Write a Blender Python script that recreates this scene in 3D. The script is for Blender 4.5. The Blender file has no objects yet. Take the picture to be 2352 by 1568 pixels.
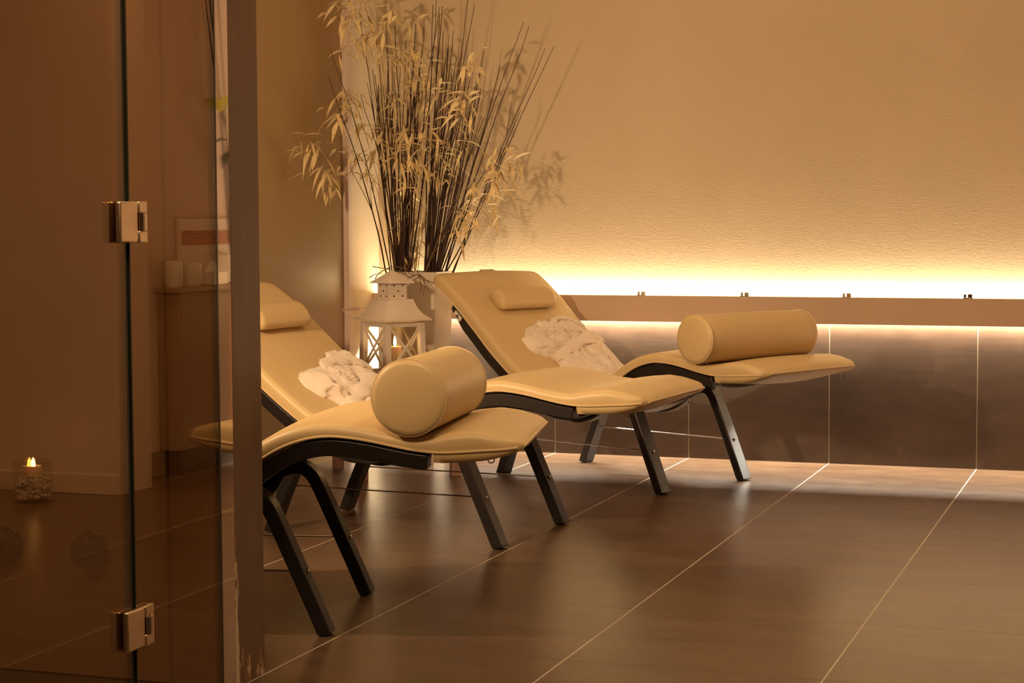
import bpy, bmesh, math, random
from mathutils import Vector, Matrix, noise
random.seed(7)
PI=math.pi
SC=bpy.context.scene
COL=SC.collection
# ------------------------------------------------------------------ camera
CP=Vector((2.48195952,-7.68222952,1.01406410)); YAW,PIT,ROL,FPX=-3.36226479e-01,6.49233139e-02,4.40986740e-03,4243.11435
def cam_axes():
    cy,sy=math.cos(YAW),math.sin(YAW); cp,sp=math.cos(PIT),math.sin(PIT)
    f=Vector((sy*cp,cy*cp,-sp)); r=Vector((cy,-sy,0)); d=f.cross(r)
    cr,sr=math.cos(ROL),math.sin(ROL)
    return cr*r+sr*d, -sr*r+cr*d, f
CR,CD,CF=cam_axes()
def at(x,y,Y):
    """point of the plane Y=const seen at a photograph position"""
    v=CF+((x-1176)*CR+(y-784)*CD)/FPX
    t=(Y-CP.y)/v.y
    return CP+v*t
cam=bpy.data.cameras.new('camera'); co=bpy.data.objects.new('camera',cam); COL.objects.link(co)
m=Matrix((CR,-CD,-CF)).transposed().to_4x4(); m.translation=CP
co.matrix_world=m; cam.sensor_width=36; cam.lens=FPX/2352*36; cam.clip_start=.05
SC.camera=co
SC.view_settings.view_transform='Standard'; SC.view_settings.look='None'
SC.view_settings.exposure=0; SC.view_settings.gamma=1; SC.view_settings.use_curve_mapping=False

# ------------------------------------------------------------------ materials
def new_mat(name):
    m=bpy.data.materials.new(name); m.use_nodes=True
    nt=m.node_tree; b=nt.nodes['Principled BSDF']
    return m,nt,b
def N(nt,t,**kw):
    n=nt.nodes.new(t)
    for k,v in kw.items(): setattr(n,k,v)
    return n
def lk(nt,a,b): nt.links.new(a,b)
def coords(nt,kind='Object',scale=(1,1,1)):
    tc=N(nt,'ShaderNodeTexCoord'); mp=N(nt,'ShaderNodeMapping'); mp.inputs['Scale'].default_value=scale
    lk(nt,tc.outputs[kind],mp.inputs['Vector']); return mp.outputs['Vector']
def noise_tex(nt,vec,scale,detail=4,rough=.55):
    n=N(nt,'ShaderNodeTexNoise'); n.inputs['Scale'].default_value=scale; n.inputs['Detail'].default_value=detail; n.inputs['Roughness'].default_value=rough
    lk(nt,vec,n.inputs['Vector']); return n.outputs['Fac']
def ramp(nt,fac,stops):
    r=N(nt,'ShaderNodeValToRGB'); cr=r.color_ramp
    cr.elements[0].position=stops[0][0]; cr.elements[0].color=(*stops[0][1],1)
    cr.elements[1].position=stops[-1][0]; cr.elements[1].color=(*stops[-1][1],1)
    for p,c in stops[1:-1]:
        e=cr.elements.new(p); e.color=(*c,1)
    lk(nt,fac,r.inputs['Fac']); return r.outputs['Color']
def bump(nt,b,fac,strength,dist=.002):
    bp=N(nt,'ShaderNodeBump'); bp.inputs['Strength'].default_value=strength; bp.inputs['Distance'].default_value=dist
    lk(nt,fac,bp.inputs['Height']); lk(nt,bp.outputs['Normal'],b.inputs['Normal'])
def simple(name,col,rough=.5,metal=0,var=.08,scale=8,bstr=0,bscale=200,bdist=.001,sscale=(1,1,1),spec=None,coat=0,sheen=0):
    m,nt,b=new_mat(name)
    v=coords(nt,'Object',sscale)
    f=noise_tex(nt,v,scale)
    lo=tuple(max(0,c*(1-var)) for c in col); hi=tuple(min(1,c*(1+var)) for c in col)
    lk(nt,ramp(nt,f,[(.3,lo),(.7,hi)]),b.inputs['Base Color'])
    b.inputs['Roughness'].default_value=rough; b.inputs['Metallic'].default_value=metal
    if spec is not None: b.inputs['Specular IOR Level'].default_value=spec
    if coat: b.inputs['Coat Weight'].default_value=coat; b.inputs['Coat Roughness'].default_value=.2
    if sheen: b.inputs['Sheen Weight'].default_value=sheen
    if bstr: bump(nt,b,noise_tex(nt,v,bscale,3),bstr,bdist)
    return m
def math_n(nt,op,a,bv=None,c=None):
    n=N(nt,'ShaderNodeMath',operation=op)
    for i,x in enumerate((a,bv,c)):
        if x is None: continue
        if isinstance(x,(int,float)): n.inputs[i].default_value=x
        else: lk(nt,x,n.inputs[i])
    return n.outputs[0]
def mixc(nt,f,a,b):
    n=N(nt,'ShaderNodeMix',data_type='RGBA')
    if isinstance(f,(int,float)): n.inputs['Factor'].default_value=f
    else: lk(nt,f,n.inputs['Factor'])
    for s,x in (('A',a),('B',b)):
        sock=[i for i in n.inputs if i.name==s and i.type=='RGBA'][0]
        if isinstance(x,tuple): sock.default_value=(*x,1)
        else: lk(nt,x,sock)
    return [o for o in n.outputs if o.type=='RGBA'][0]

M={}
# textured plaster of the back wall
def plaster():
    m,nt,b=new_mat('warm_plaster')
    v=coords(nt,'Object',(1,1,1)); f=noise_tex(nt,v,1.3,5)
    lk(nt,ramp(nt,f,[(.3,(.60,.475,.31)),(.7,(.68,.54,.365))]),b.inputs['Base Color'])
    b.inputs['Roughness'].default_value=.85; b.inputs['Specular IOR Level'].default_value=.2
    v2=coords(nt,'Object',(62,62,125)); n1=noise_tex(nt,v2,1,6,.7)
    v3=coords(nt,'Object',(26,26,60)); n2=noise_tex(nt,v3,1,3)
    h=math_n(nt,'ADD',n1,math_n(nt,'MULTIPLY',n2,.35)); bump(nt,b,h,.50,.0036)
    return m
M['plaster']=plaster()
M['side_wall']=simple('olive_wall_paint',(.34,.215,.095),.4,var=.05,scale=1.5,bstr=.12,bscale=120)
M['room_wall']=simple('beige_wall_paint',(.68,.53,.43),.8,var=.05,scale=2,bstr=.1)
M['ceiling']=simple('ceiling_white',(.7,.64,.52),.9,var=.03)
def tile(name,wall=False,dark=1.0):
    m,nt,b=new_mat(name)
    tc=N(nt,'ShaderNodeTexCoord'); sx=N(nt,'ShaderNodeSeparateXYZ'); lk(nt,tc.outputs['Object'],sx.inputs[0])
    def line(c,off,w):
        q=math_n(nt,'FRACT',math_n(nt,'DIVIDE',math_n(nt,'ADD',c,off+60.0),.6))
        d=math_n(nt,'ABSOLUTE',math_n(nt,'SUBTRACT',q,.5))
        return math_n(nt,'GREATER_THAN',d,.5-w/.6/2)
    gx=line(sx.outputs[0],0,.0032 if wall else .0042)
    if wall:
        v=coords(nt,'Object',(1.5,1.5,3)); 
        v2=coords(nt,'Object',(3,3,70))
    else:
        v=coords(nt,'Object',(2.0,5.0,1)); v2=coords(nt,'Object',(4,70,1))
    n1=noise_tex(nt,v,1.4,6,.6); n2=noise_tex(nt,v2,1,4,.6)
    n3=noise_tex(nt,coords(nt,'Object',(1,1,1)),14,8,.75)
    # each tile has its own tone
    cid=N(nt,'ShaderNodeCombineXYZ'); lk(nt,math_n(nt,'FLOOR',math_n(nt,'DIVIDE',sx.outputs[0],.6)),cid.inputs[0])
    lk(nt,math_n(nt,'FLOOR',math_n(nt,'DIVIDE',math_n(nt,'ADD',sx.outputs[1],.36),.6)),cid.inputs[1])
    wn=N(nt,'ShaderNodeTexWhiteNoise'); lk(nt,cid.outputs[0],wn.inputs['Vector'])
    f=math_n(nt,'ADD',math_n(nt,'MULTIPLY',n1,.5),math_n(nt,'MULTIPLY',n2,.22))
    f=math_n(nt,'ADD',f,math_n(nt,'MULTIPLY',n3,.2)); f=math_n(nt,'ADD',f,math_n(nt,'MULTIPLY',wn.outputs['Value'],.07))
    k=dark
    base=ramp(nt,f,[(.28,(.060*k,.032*k,.017*k)),(.5,(.115*k,.066*k,.036*k)),(.72,(.19*k,.116*k,.066*k))])
    col=mixc(nt,gx,base,(.50,.42,.30)) if not wall else mixc(nt,gx,base,(.24,.18,.115))
    g=gx
    if not wall:
        gy=line(sx.outputs[1],.36+.3,.0026); col=mixc(nt,math_n(nt,'MULTIPLY',gy,.45),col,(.13,.09,.05))
        g=math_n(nt,'MAXIMUM',gx,gy)
    lk(nt,col,b.inputs['Base Color'])
    r=math_n(nt,'ADD',math_n(nt,'MULTIPLY',n3,.16),.22 if not wall else .36)
    lk(nt,math_n(nt,'ADD',r,math_n(nt,'MULTIPLY',g,.35)),b.inputs['Roughness'])
    b.inputs['Specular IOR Level'].default_value=.5
    hh=math_n(nt,'SUBTRACT',math_n(nt,'MULTIPLY',n2,.35),math_n(nt,'MULTIPLY',g,.6)); hh=math_n(nt,'ADD',hh,math_n(nt,'MULTIPLY',n3,.3))
    bump(nt,b,hh,.16,.001)
    return m
M['floor']=tile('brown_stone_floor_tile'); M['wall_tile']=tile('brown_stone_wall_tile',True,.55)
M['hall_floor']=simple('dark_hall_floor',(.055,.035,.018),.35,var=.2,scale=3)
M['shelf']=simple('taupe_ledge',(.50,.35,.23),.5,var=.05,scale=2,bstr=.05)
def emit(name,col,s):
    m,nt,b=new_mat(name); b.inputs['Base Color'].default_value=(*col,1); b.inputs['Emission Color'].default_value=(*col,1); b.inputs['Emission Strength'].default_value=s
    return m
M['led']=emit('led_strip',(1,.88,.65),14)
M['flame']=emit('flame',(1,.62,.22),40)
M['leather']=simple('cream_leatherette',(.65,.475,.235),.42,var=.03,scale=3,bstr=.10,bscale=420,bdist=.0006,spec=.45)
M['piping']=simple('cream_piping',(.68,.50,.27),.4,var=.03)
M['black']=simple('black_lacquered_wood',(.016,.012,.010),.35,var=.3,scale=20,bstr=.08,bscale=150,sscale=(1,1,8))
M['steel']=simple('polished_steel',(.62,.56,.50),.14,1,var=.05)
M['hinge']=simple('brushed_steel',(.84,.68,.48),.3,1,var=.05)
M['chrome']=simple('mirror_chrome',(.80,.72,.64),.03,1,var=.01)
M['whitepaint']=simple('white_painted_metal',(.74,.63,.52),.5,var=.06,scale=12,bstr=.08)
M['pinkwood']=simple('limed_wood',(.55,.36,.26),.6,var=.15,scale=6,sscale=(6,6,1),bstr=.1)
M['pot']=simple('white_glazed_planter',(.70,.60,.47),.4,var=.03,scale=4)
M['soil']=simple('dry_moss',(.10,.06,.03),.95,var=.5,scale=60,bstr=.6,bscale=90,bdist=.01)
M['wax']=simple('candle_wax',(.85,.70,.50),.5,var=.03)
M['wax'].node_tree.nodes['Principled BSDF'].inputs['Subsurface Weight'].default_value=.4
M['wax'].node_tree.nodes['Principled BSDF'].inputs['Subsurface Scale'].default_value=.02
M['wick']=simple('wick',(.03,.02,.015),.9)
M['dark']=simple('dark_hole',(.02,.014,.01),.9)
def terry():
    m,nt,b=new_mat('white_terry_cloth')
    v=coords(nt,'Object'); f=noise_tex(nt,v,9,4)
    lk(nt,ramp(nt,f,[(.3,(.84,.71,.58)),(.7,(.90,.78,.65))]),b.inputs['Base Color'])
    b.inputs['Roughness'].default_value=.95; b.inputs['Sheen Weight'].default_value=.35; b.inputs['Specular IOR Level'].default_value=.1
    n=noise_tex(nt,v,420,2); n2=noise_tex(nt,v,40,4)
    bump(nt,b,math_n(nt,'ADD',math_n(nt,'MULTIPLY',n,.5),n2),.7,.004); return m
M['terry']=terry()
M['twig']=simple('dark_twig_bark',(.050,.021,.010),.75,var=.35,scale=30)
M['vine']=simple('dry_vine',(.20,.11,.045),.8,var=.3,scale=30)
M['straw']=simple('dried_bamboo_leaf',(.78,.60,.30),.65,var=.25,scale=9)
M['cane']=simple('dried_bamboo_cane',(.42,.26,.10),.6,var=.25,scale=12)
def pillar_mat():
    m,nt,b=new_mat('worn_brown_door_lining')
    tc=N(nt,'ShaderNodeTexCoord'); sx=N(nt,'ShaderNodeSeparateXYZ'); lk(nt,tc.outputs['Object'],sx.inputs[0])
    v=coords(nt,'Object',(6,6,.8)); f=noise_tex(nt,v,3,5)
    base=ramp(nt,f,[(.3,(.130,.072,.038)),(.7,(.175,.100,.054))])
    ch=noise_tex(nt,coords(nt,'Object',(22,22,7)),1,7,.75)
    # chips where the lining meets the floor and along its outer arris
    low=math_n(nt,'SUBTRACT',1.0,math_n(nt,'MULTIPLY',sx.outputs[2],2.6))
    lowc=N(nt,'ShaderNodeClamp'); lk(nt,low,lowc.inputs[0])
    ed=N(nt,'ShaderNodeMapRange'); lk(nt,sx.outputs[1],ed.inputs[0]); ed.inputs[1].default_value=-.118; ed.inputs[2].default_value=-.13
    ez=N(nt,'ShaderNodeMapRange'); lk(nt,sx.outputs[2],ez.inputs[0]); ez.inputs[1].default_value=.62; ez.inputs[2].default_value=.30
    edz=math_n(nt,'MULTIPLY',ed.outputs[0],ez.outputs[0])
    s=math_n(nt,'ADD',math_n(nt,'MULTIPLY',lowc.outputs[0],.17),math_n(nt,'MULTIPLY',edz,.17))
    s=math_n(nt,'SUBTRACT',s,math_n(nt,'MULTIPLY',math_n(nt,'LESS_THAN',sx.outputs[0],-.006),.6))
    chip=math_n(nt,'GREATER_THAN',math_n(nt,'ADD',ch,s),.695)
    core=math_n(nt,'GREATER_THAN',math_n(nt,'ADD',ch,s),.735)
    c1=mixc(nt,chip,base,(.34,.17,.06)); c2=mixc(nt,core,c1,(.62,.50,.34)); lk(nt,c2,b.inputs['Base Color'])
    b.inputs['Roughness'].default_value=.45
    bump(nt,b,math_n(nt,'SUBTRACT',f,math_n(nt,'MULTIPLY',chip,.8)),.3,.003)
    return m
M['pillar']=pillar_mat()
def glass(name,fac,tint,tr):
    m=bpy.data.materials.new(name); m.use_nodes=True; nt=m.node_tree; nt.nodes.clear()
    o=N(nt,'ShaderNodeOutputMaterial'); mx=N(nt,'ShaderNodeMixShader'); g=N(nt,'ShaderNodeBsdfGlossy'); t=N(nt,'ShaderNodeBsdfTransparent')
    g.inputs['Roughness'].default_value=0; g.inputs['Color'].default_value=(*tint,1); t.inputs['Color'].default_value=(*tr,1)
    lw=N(nt,'ShaderNodeLayerWeight'); lw.inputs['Blend'].default_value=.5
    f=math_n(nt,'ADD',fac,math_n(nt,'MULTIPLY',math_n(nt,'POWER',lw.outputs['Facing'],5.0),1-fac))
    lk(nt,f,mx.inputs[0]); lk(nt,t.outputs[0],mx.inputs[1]); lk(nt,g.outputs[0],mx.inputs[2]); lk(nt,mx.outputs[0],o.inputs[0]); return m
M['glass']=glass('bronze_tinted_glass',.16,(1,.84,.62),(.74,.60,.42))
M['glass_edge']=simple('glass_edge',(.020,.020,.010),.3,var=.1)
M['clear']=glass('clear_glass',.05,(1,1,1),(.97,.97,.95))
M['wet_wall']=simple('brown_wet_room_wall',(.17,.100,.042),.6,var=.06,scale=2)
M['valve']=simple('dark_bronze_valve',(.012,.009,.004),.25,.0,var=.1)
M['orchid']=simple('yellow_green_petal',(.62,.58,.12),.5,var=.15,scale=30)
M['leafg']=simple('dark_green_leaf',(.035,.05,.015),.4,var=.3)
M['print_red']=simple('poster_print',(.42,.17,.10),.6,var=.5,scale=14,sscale=(1,3,9))
M['paper']=simple('poster_paper',(.72,.60,.50),.6,var=.03)
M['ceramic']=simple('white_ceramic',(.75,.68,.58),.25,var=.03)
M['tissue']=simple('tissue_paper',(.82,.76,.68),.9,var=.03)
M['cabinet']=simple('brown_cabinet',(.30,.20,.12),.5,var=.08,scale=3)
M['darkcab']=simple('dark_cabinet',(.05,.035,.015),.4,var=.1)
M['pebble']=simple('white_pebbles',(.62,.56,.47),.7,var=.25,scale=40)
M['lit_wood']=simple('orange_lit_wood',(.62,.33,.17),.7,var=.15,scale=4,sscale=(8,8,.5))  # orange glow on one cabinet door, put into its wood colour

# ------------------------------------------------------------------ mesh helpers
class MB:
    def __init__(s): s.v=[]; s.f=[]
    def add(s,vs,fs):
        o=len(s.v); s.v+= [tuple(v) for v in vs]; s.f+=[tuple(i+o for i in f) for f in fs]; return s
    def box(s,lo,hi,mat=None):
        x0,y0,z0=lo; x1,y1,z1=hi
        vs=[Vector(p) for p in ((x0,y0,z0),(x1,y0,z0),(x1,y1,z0),(x0,y1,z0),(x0,y0,z1),(x1,y0,z1),(x1,y1,z1),(x0,y1,z1))]
        if mat: vs=[mat@v for v in vs]
        return s.add(vs,[(0,3,2,1),(4,5,6,7),(0,1,5,4),(1,2,6,5),(2,3,7,6),(3,0,4,7)])
    def hexa(s,vs): return s.add(vs,[(0,3,2,1),(4,5,6,7),(0,1,5,4),(1,2,6,5),(2,3,7,6),(3,0,4,7)])
    def tube(s,pts,r,n=8,cap=True,closed=False):
        pts=[Vector(p) for p in pts]; rr=r if hasattr(r,'__len__') else [r]*len(pts)
        L=len(pts); up=None; vs=[]
        for i,p in enumerate(pts):
            if closed: t=(pts[(i+1)%L]-pts[i-1])
            else: t=(pts[min(i+1,L-1)]-pts[max(i-1,0)])
            t=t.normalized() if t.length>1e-9 else Vector((0,0,1))
            if up is None:
                a=Vector((0,0,1)) if abs(t.z)<.9 else Vector((1,0,0)); up=(a-t*a.dot(t)).normalized()
            else:
                up=(up-t*up.dot(t)); up=up.normalized() if up.length>1e-6 else Vector((1,0,0))
            b=t.cross(up)
            for k in range(n):
                a=2*PI*k/n; vs.append(p+(up*math.cos(a)+b*math.sin(a))*rr[i])
        fs=[]
        for i in range(L if closed else L-1):
            j=(i+1)%L
            for k in range(n): fs.append((i*n+k,i*n+(k+1)%n,j*n+(k+1)%n,j*n+k))
        if cap and not closed: fs.append(tuple(range(n-1,-1,-1))); fs.append(tuple((L-1)*n+k for k in range(n)))
        return s.add(vs,fs)
    def lathe(s,prof,n=24,c=(0,0,0),mat=None):
        vs=[];
        for r,z in prof:
            for k in range(n):
                a=2*PI*k/n; v=Vector((r*math.cos(a),r*math.sin(a),z)); v=(mat@v) if mat else v+Vector(c); vs.append(v)
        fs=[]
        for i in range(len(prof)-1):
            for k in range(n): fs.append((i*n+k,i*n+(k+1)%n,(i+1)*n+(k+1)%n,(i+1)*n+k))
        fs.append(tuple(range(n-1,-1,-1))); fs.append(tuple((len(prof)-1)*n+k for k in range(n)))
        return s.add(vs,fs)
    def loft(s,rings,cap=True):
        n=len(rings[0]); vs=[v for r in rings for v in r]; fs=[]
        for i in range(len(rings)-1):
            for k in range(n): fs.append((i*n+k,i*n+(k+1)%n,(i+1)*n+(k+1)%n,(i+1)*n+k))
        if cap: fs.append(tuple(range(n-1,-1,-1))); fs.append(tuple((len(rings)-1)*n+k for k in range(n)))
        return s.add(vs,fs)
    def build(s,name,mat,parent=None,smooth=True,bevel=0,seg=2,angle=40):
        me=bpy.data.meshes.new(name); me.from_pydata(s.v,[],s.f); me.update()
        bm=bmesh.new(); bm.from_mesh(me); bmesh.ops.recalc_face_normals(bm,faces=bm.faces); bm.to_mesh(me); bm.free()
        me.materials.append(mat)
        o=bpy.data.objects.new(name,me); COL.objects.link(o)
        if parent: o.parent=parent
        if bevel:
            bv=o.modifiers.new('bevel','BEVEL'); bv.width=bevel; bv.segments=seg; bv.limit_method='ANGLE'; bv.angle_limit=math.radians(35)
        if smooth:
            for p in me.polygons: p.use_smooth=True
            bpy_set_sharp(me,angle)
        return o
def bpy_set_sharp(me,angle):
    bm=bmesh.new(); bm.from_mesh(me); a=math.radians(angle)
    for e in bm.edges:
        if len(e.link_faces)==2 and e.calc_face_angle(0)>a: e.smooth=False
    bm.to_mesh(me); bm.free()
def thing(name,label,cat,loc=(0,0,0),rz=0,group=None):
    o=bpy.data.objects.new(name,None); o.empty_display_size=.1; COL.objects.link(o); o.location=loc; o.rotation_euler=(0,0,rz)
    o['label']=label; o['category']=cat
    if group: o['group']=group
    return o
def tag(o,label,cat,group=None):
    o['label']=label; o['category']=cat
    if group: o['group']=group
    return o
def struct(o): o['kind']='structure'; return o
def dup(root,loc,rz,label):
    r=root.copy(); COL.objects.link(r); r.location=loc; r.rotation_euler=(0,0,rz); r['label']=label
    for ch in list(root.children):
        c=ch.copy(); COL.objects.link(c); c.parent=r
        for g in ch.children:
            d=g.copy(); COL.objects.link(d); d.parent=c
    return r
def interp(tab,x):
    if x<=tab[0][0]: return tab[0][1]
    for (a,b),(c,d) in zip(tab,tab[1:]):
        if x<=c: return b+(d-b)*(x-a)/(c-a)
    return tab[-1][1]
def catmull(pts,n):
    """resample a Catmull-Rom spline through pts to n points evenly along its length"""
    P=[Vector(p) for p in pts]; P=[P[0]*2-P[1]]+P+[P[-1]*2-P[-2]]; out=[]
    for i in range(1,len(P)-2):
        for k in range(24):
            t=k/24; a,b,c,d=P[i-1:i+3]
            out.append(.5*((2*b)+(c-a)*t+(2*a-5*b+4*c-d)*t*t+(3*b-a-3*c+d)*t**3))
    out.append(P[-2].copy())
    L=[0]
    for a,b in zip(out,out[1:]): L.append(L[-1]+(b-a).length)
    res=[]; j=0
    for k in range(n):
        s=L[-1]*k/(n-1)
        while j<len(L)-2 and L[j+1]<s: j+=1
        q=(s-L[j])/max(1e-9,L[j+1]-L[j]); res.append(out[j].lerp(out[j+1],min(1,max(0,q))))
    return res

# ------------------------------------------------------------------ the room
XL,XR=-.838,2.50; ZC=2.75
struct(MB().box((XL-.2,-4.13,-.1),(4.4,.2,0)).build('floor',M['floor'],smooth=False))
hf=MB().box((-1.4,-9.4,-.1),(4.4,-4.13,-.002)).build('floor',M['hall_floor'],smooth=False); struct(hf)
struct(MB().box((XL-.2,0,.0),(XR+.2,.2,ZC)).build('wall_back',M['plaster'],smooth=False))
struct(MB().box((XL,-.012,0),(XR,.001,.60)).build('trim_1',M['wall_tile'],smooth=False))
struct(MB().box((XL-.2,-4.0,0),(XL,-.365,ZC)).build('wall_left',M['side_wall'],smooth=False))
struct(MB().box((XL-.2,-.365,0),(XL,.0,ZC)).build('wall_left',M['plaster'],smooth=False))
struct(MB().box((XL,-.385,0),(XL+.026,-.345,ZC)).build('trim_2',M['room_wall'],smooth=False,bevel=.003))
struct(MB().box((XL-.2,-4.14,0),(.44,-3.99,ZC)).build('wall_front',M['wet_wall'],smooth=False))
pl=MB().box((-.16,-.14,0),(0,.0,ZC)).build('trim_3',M['pillar'],smooth=False,bevel=.004); pl.location=(.60,-3.99,0); struct(pl)
# right wall with its pilaster and the return wall; both stand beyond the right edge of the photograph and show in the glass
struct(MB().box((XR,-1.47,0),(XR+.2,0,ZC)).build('wall_right',M['room_wall'],smooth=False))
struct(MB().box((2.36,-1.70,0),(4.4,-1.47,ZC)).build('wall_right',M['room_wall'],smooth=False))
bb=MB().box((XR-.014,-1.47,0),(XR,-.012,.10)); struct(bb.build('baseboard_right',M['cabinet'],smooth=False,bevel=.003))
struct(MB().box((2.36,-1.714,0),(4.4,-1.70,.075)).build('baseboard_right',M['room_wall'],smooth=False,bevel=.003))
struct(MB().box((4.4,-9.4,0),(4.6,-1.5,ZC)).build('wall_right',M['room_wall'],smooth=False))
struct(MB().box((-1.4,-9.6,0),(4.6,-9.4,ZC)).build('wall_front',M['room_wall'],smooth=False))
struct(MB().box((-1.6,-9.6,0),(-1.4,-4.14,ZC)).build('wall_left',M['wet_wall'],smooth=False))
struct(MB().box((-1.6,-9.6,ZC),(4.6,.2,ZC+.1)).build('ceiling',M['ceiling'],smooth=False))

# ------------------------------------------------------------------ ledge with light strips
lt=thing('wall_ledge','long taupe ledge along the back wall with light strips glowing above and below it','shelf',(0,0,.585))
MB().box((XL+.001,-.07,0),(XR-.001,-.058,.111)).build('front_board',M['shelf'],lt,smooth=False,bevel=.002)
MB().box((XL+.001,-.058,.038),(XR-.001,-.001,.1015)).build('core_board',M['shelf'],lt,smooth=False)
for n_,z in (('light_strip',.1020),('light_strip',.0325)):
    o=MB().box((XL+.01,-.034,z),(XR-.01,-.020,z+.004)).build(n_,M['led'],lt,smooth=False)
for k,x in enumerate((.405,.852,1.278,1.764)):
    d=('first small metal clip on the glowing ledge, nearest the lounger backrest','small metal clip on the glowing ledge, above the left half of the far bolster','small metal clip on the glowing ledge, just right of the far bolster','rightmost small metal clip on the glowing ledge, near the photo edge')[k]
    c=thing('ledge_clip',d,'clip',(x,-.060,.6965),0,'metal clips along the wall ledge')
    MB().box((-.019,-.010,-.0005),(.019,.004,.003)).build('base_plate',M['steel'],c,bevel=.001)
    MB().box((-.017,-.006,.003),(-.007,.004,.017)).build('jaw',M['steel'],c,bevel=.0015)
    MB().box((-.001,-.006,.003),(.017,.004,.017)).build('jaw',M['steel'],c,bevel=.0015)

# ------------------------------------------------------------------ lounger
BOT=[(-1.200,.768),(-1.165,.752),(-1.10,.708),(-1.03,.652),(-.933,.566),(-.86,.499),(-.80,.450),(-.716,.388),(-.65,.348),(-.58,.317),(-.50,.296),(-.42,.294),(-.34,.316),(-.26,.360),(-.2,.400),(-.155,.432),(-.1,.464),(-.045,.484),(.01,.4925),(.065,.490),(.12,.482),(.17,.472),(.224,.462),(.28,.4565),(.33,.4575),(.385,.4615),(.44,.465),(.49,.470)]
CB=catmull([(a,0,b) for a,b in BOT],150)
def frame_at(i):
    a=CB[max(0,i-1)]; b=CB[min(len(CB)-1,i+1)]; t=(b-a).normalized(); n=Vector((-t.z,0,t.x)); return t,n
TH=[(-1.2,.030),(-1.185,.042),(-1.16,.047),(-.7,.047),(-.3,.044),(0.0,.036),(.15,.030),(.24,.036),(.31,.050),(.37,.052),(.42,.042),(.465,.026),(.48,.018),(.49,.010)]
HW=.302
def top_pt(s,t=0,h=0):
    """point h above the cushion surface at length position s (lounger coordinates)"""
    best=min(range(len(CB)),key=lambda i:abs((CB[i]+frame_at(i)[1]*interp(TH,CB[i].x)).x-s))
    tt,n=frame_at(best); p=CB[best]+n*(interp(TH,CB[best].x)+h); return Vector((p.x,t,p.z)),tt,n
def make_cushion():
    rings=[]
    L=len(CB)
    for i,p in enumerate(CB):
        t,n=frame_at(i); th=interp(TH,p.x)
        d0=p.x+1.2; d1=.49-p.x
        hw=HW
        if d0<.05: hw-= .05*(1-math.sqrt(max(0,1-(1-d0/.05)**2)))*.6
        if d1<.07: hw-= .07*(1-math.sqrt(max(0,1-(1-d1/.07)**2)))*.55
        lift=0
        if d0<.03: lift=.012*(1-d0/.03)
        skirt=.022*min(1,max(0,(p.x-.262)/.004)) if p.x<.40 else .022*max(0,min(1,(.49-p.x)/.09))
        r=min(.020,th*.55)
        prof=[]
        # bottom, near side, top (slightly domed), far side
        prof.append((-hw+.012,0)); prof.append((-hw+.002,.0015))
        prof.append((-hw,.006)) ; prof.append((-hw,max(.007,th-r)))
        for k in range(1,5):
            a=PI/2*k/5; prof.append((-hw+r*(1-math.cos(a)),th-r+r*math.sin(a)))
        m_=14
        for k in range(m_+1):
            q=-1+2*k/m_; prof.append((q*(hw-r),th+.007*(1-q*q)*min(1,th/.03)))
        for k in range(4,0,-1):
            a=PI/2*k/5; prof.append((hw-r*(1-math.cos(a)),th-r+r*math.sin(a)))
        prof+=[(hw,max(.007,th-r)),(hw,.006),(hw-.002,.0015),(hw-.012,0)]
        for k in range(1,6):
            q=1-2*k/6; prof.append((q*(hw-.012),-.004))
        ring=[]
        for (a,h) in prof:
            pp=p+n*(h+lift*0); ring.append(Vector((pp.x,a,pp.z)))
        rings.append(ring)
    return MB().loft(rings)
def make_skirt():
    """the fitted sleeve of the cushion that folds down over the rail ends"""
    m=MB(); idx=[i for i,p in enumerate(CB) if p.x>.262]
    rings=[]
    for i in idx:
        p=CB[i]; t,n=frame_at(i); d1=.49-p.x
        hw=HW
        if d1<.07: hw-= .07*(1-math.sqrt(max(0,1-(1-d1/.07)**2)))*.55
        q=min(1,max(0,d1/.10)); dep=.021*q**.6+.001
        sag=.017*math.sin(PI*min(1,max(0,(p.x-.262)/.228)))
        pts=[(-hw+.004,.006),(-hw+.001,-.2*dep),(-hw+.010,-dep)]
        for k in range(1,10):
            a=-1+2*k/10; pts.append((a*(hw-.012),-dep-sag*(1-a*a)))
        pts+=[(hw-.010,-dep),(hw-.001,-.2*dep),(hw-.004,.006)]
        rings.append([Vector(((p+n*h).x,a,(p+n*h).z)) for a,h in pts])
    return m.loft(rings)
def ribbon(path,t0,t1,th,taper0=1,taper1=1):
    """flat board following path (x,0,z); its top face lies on the path"""
    L=len(path); rings=[]
    for i,p in enumerate(path):
        a=path[max(0,i-1)]; b=path[min(L-1,i+1)]; t=(b-a).normalized(); n=Vector((-t.z,0,t.x))
        w=th
        f=i/(L-1)
        if f<.07: w=th*(taper0+(1-taper0)*f/.07)
        if f>.88: w=th*(taper1+(1-taper1)*(1-f)/.12)
        q=p-n*w
        rings.append([Vector((p.x,t0,p.z)),Vector((p.x,t1,p.z)),Vector((q.x,t1,q.z)),Vector((q.x,t0,q.z))])
    return MB().loft(rings)
def leg_path(kind):
    if kind=='front': # centre line
        c=[(-.46,.262),(-.40,.258),(-.33,.278),(-.27,.318),(-.215,.345),(-.178,.347),(-.152,.330),(-.130,.292),(-.08,.180),(-.04,.090),(-.001,.0)]
    else:
        c=[(-.46,.262),(-.52,.264),(-.58,.284),(-.64,.305),(-.672,.303),(-.697,.288),(-.717,.262),(-.745,.200),(-.79,.10),(-.829,.0)]
    return catmull([(a,0,b) for a,b in c],46)
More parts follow.
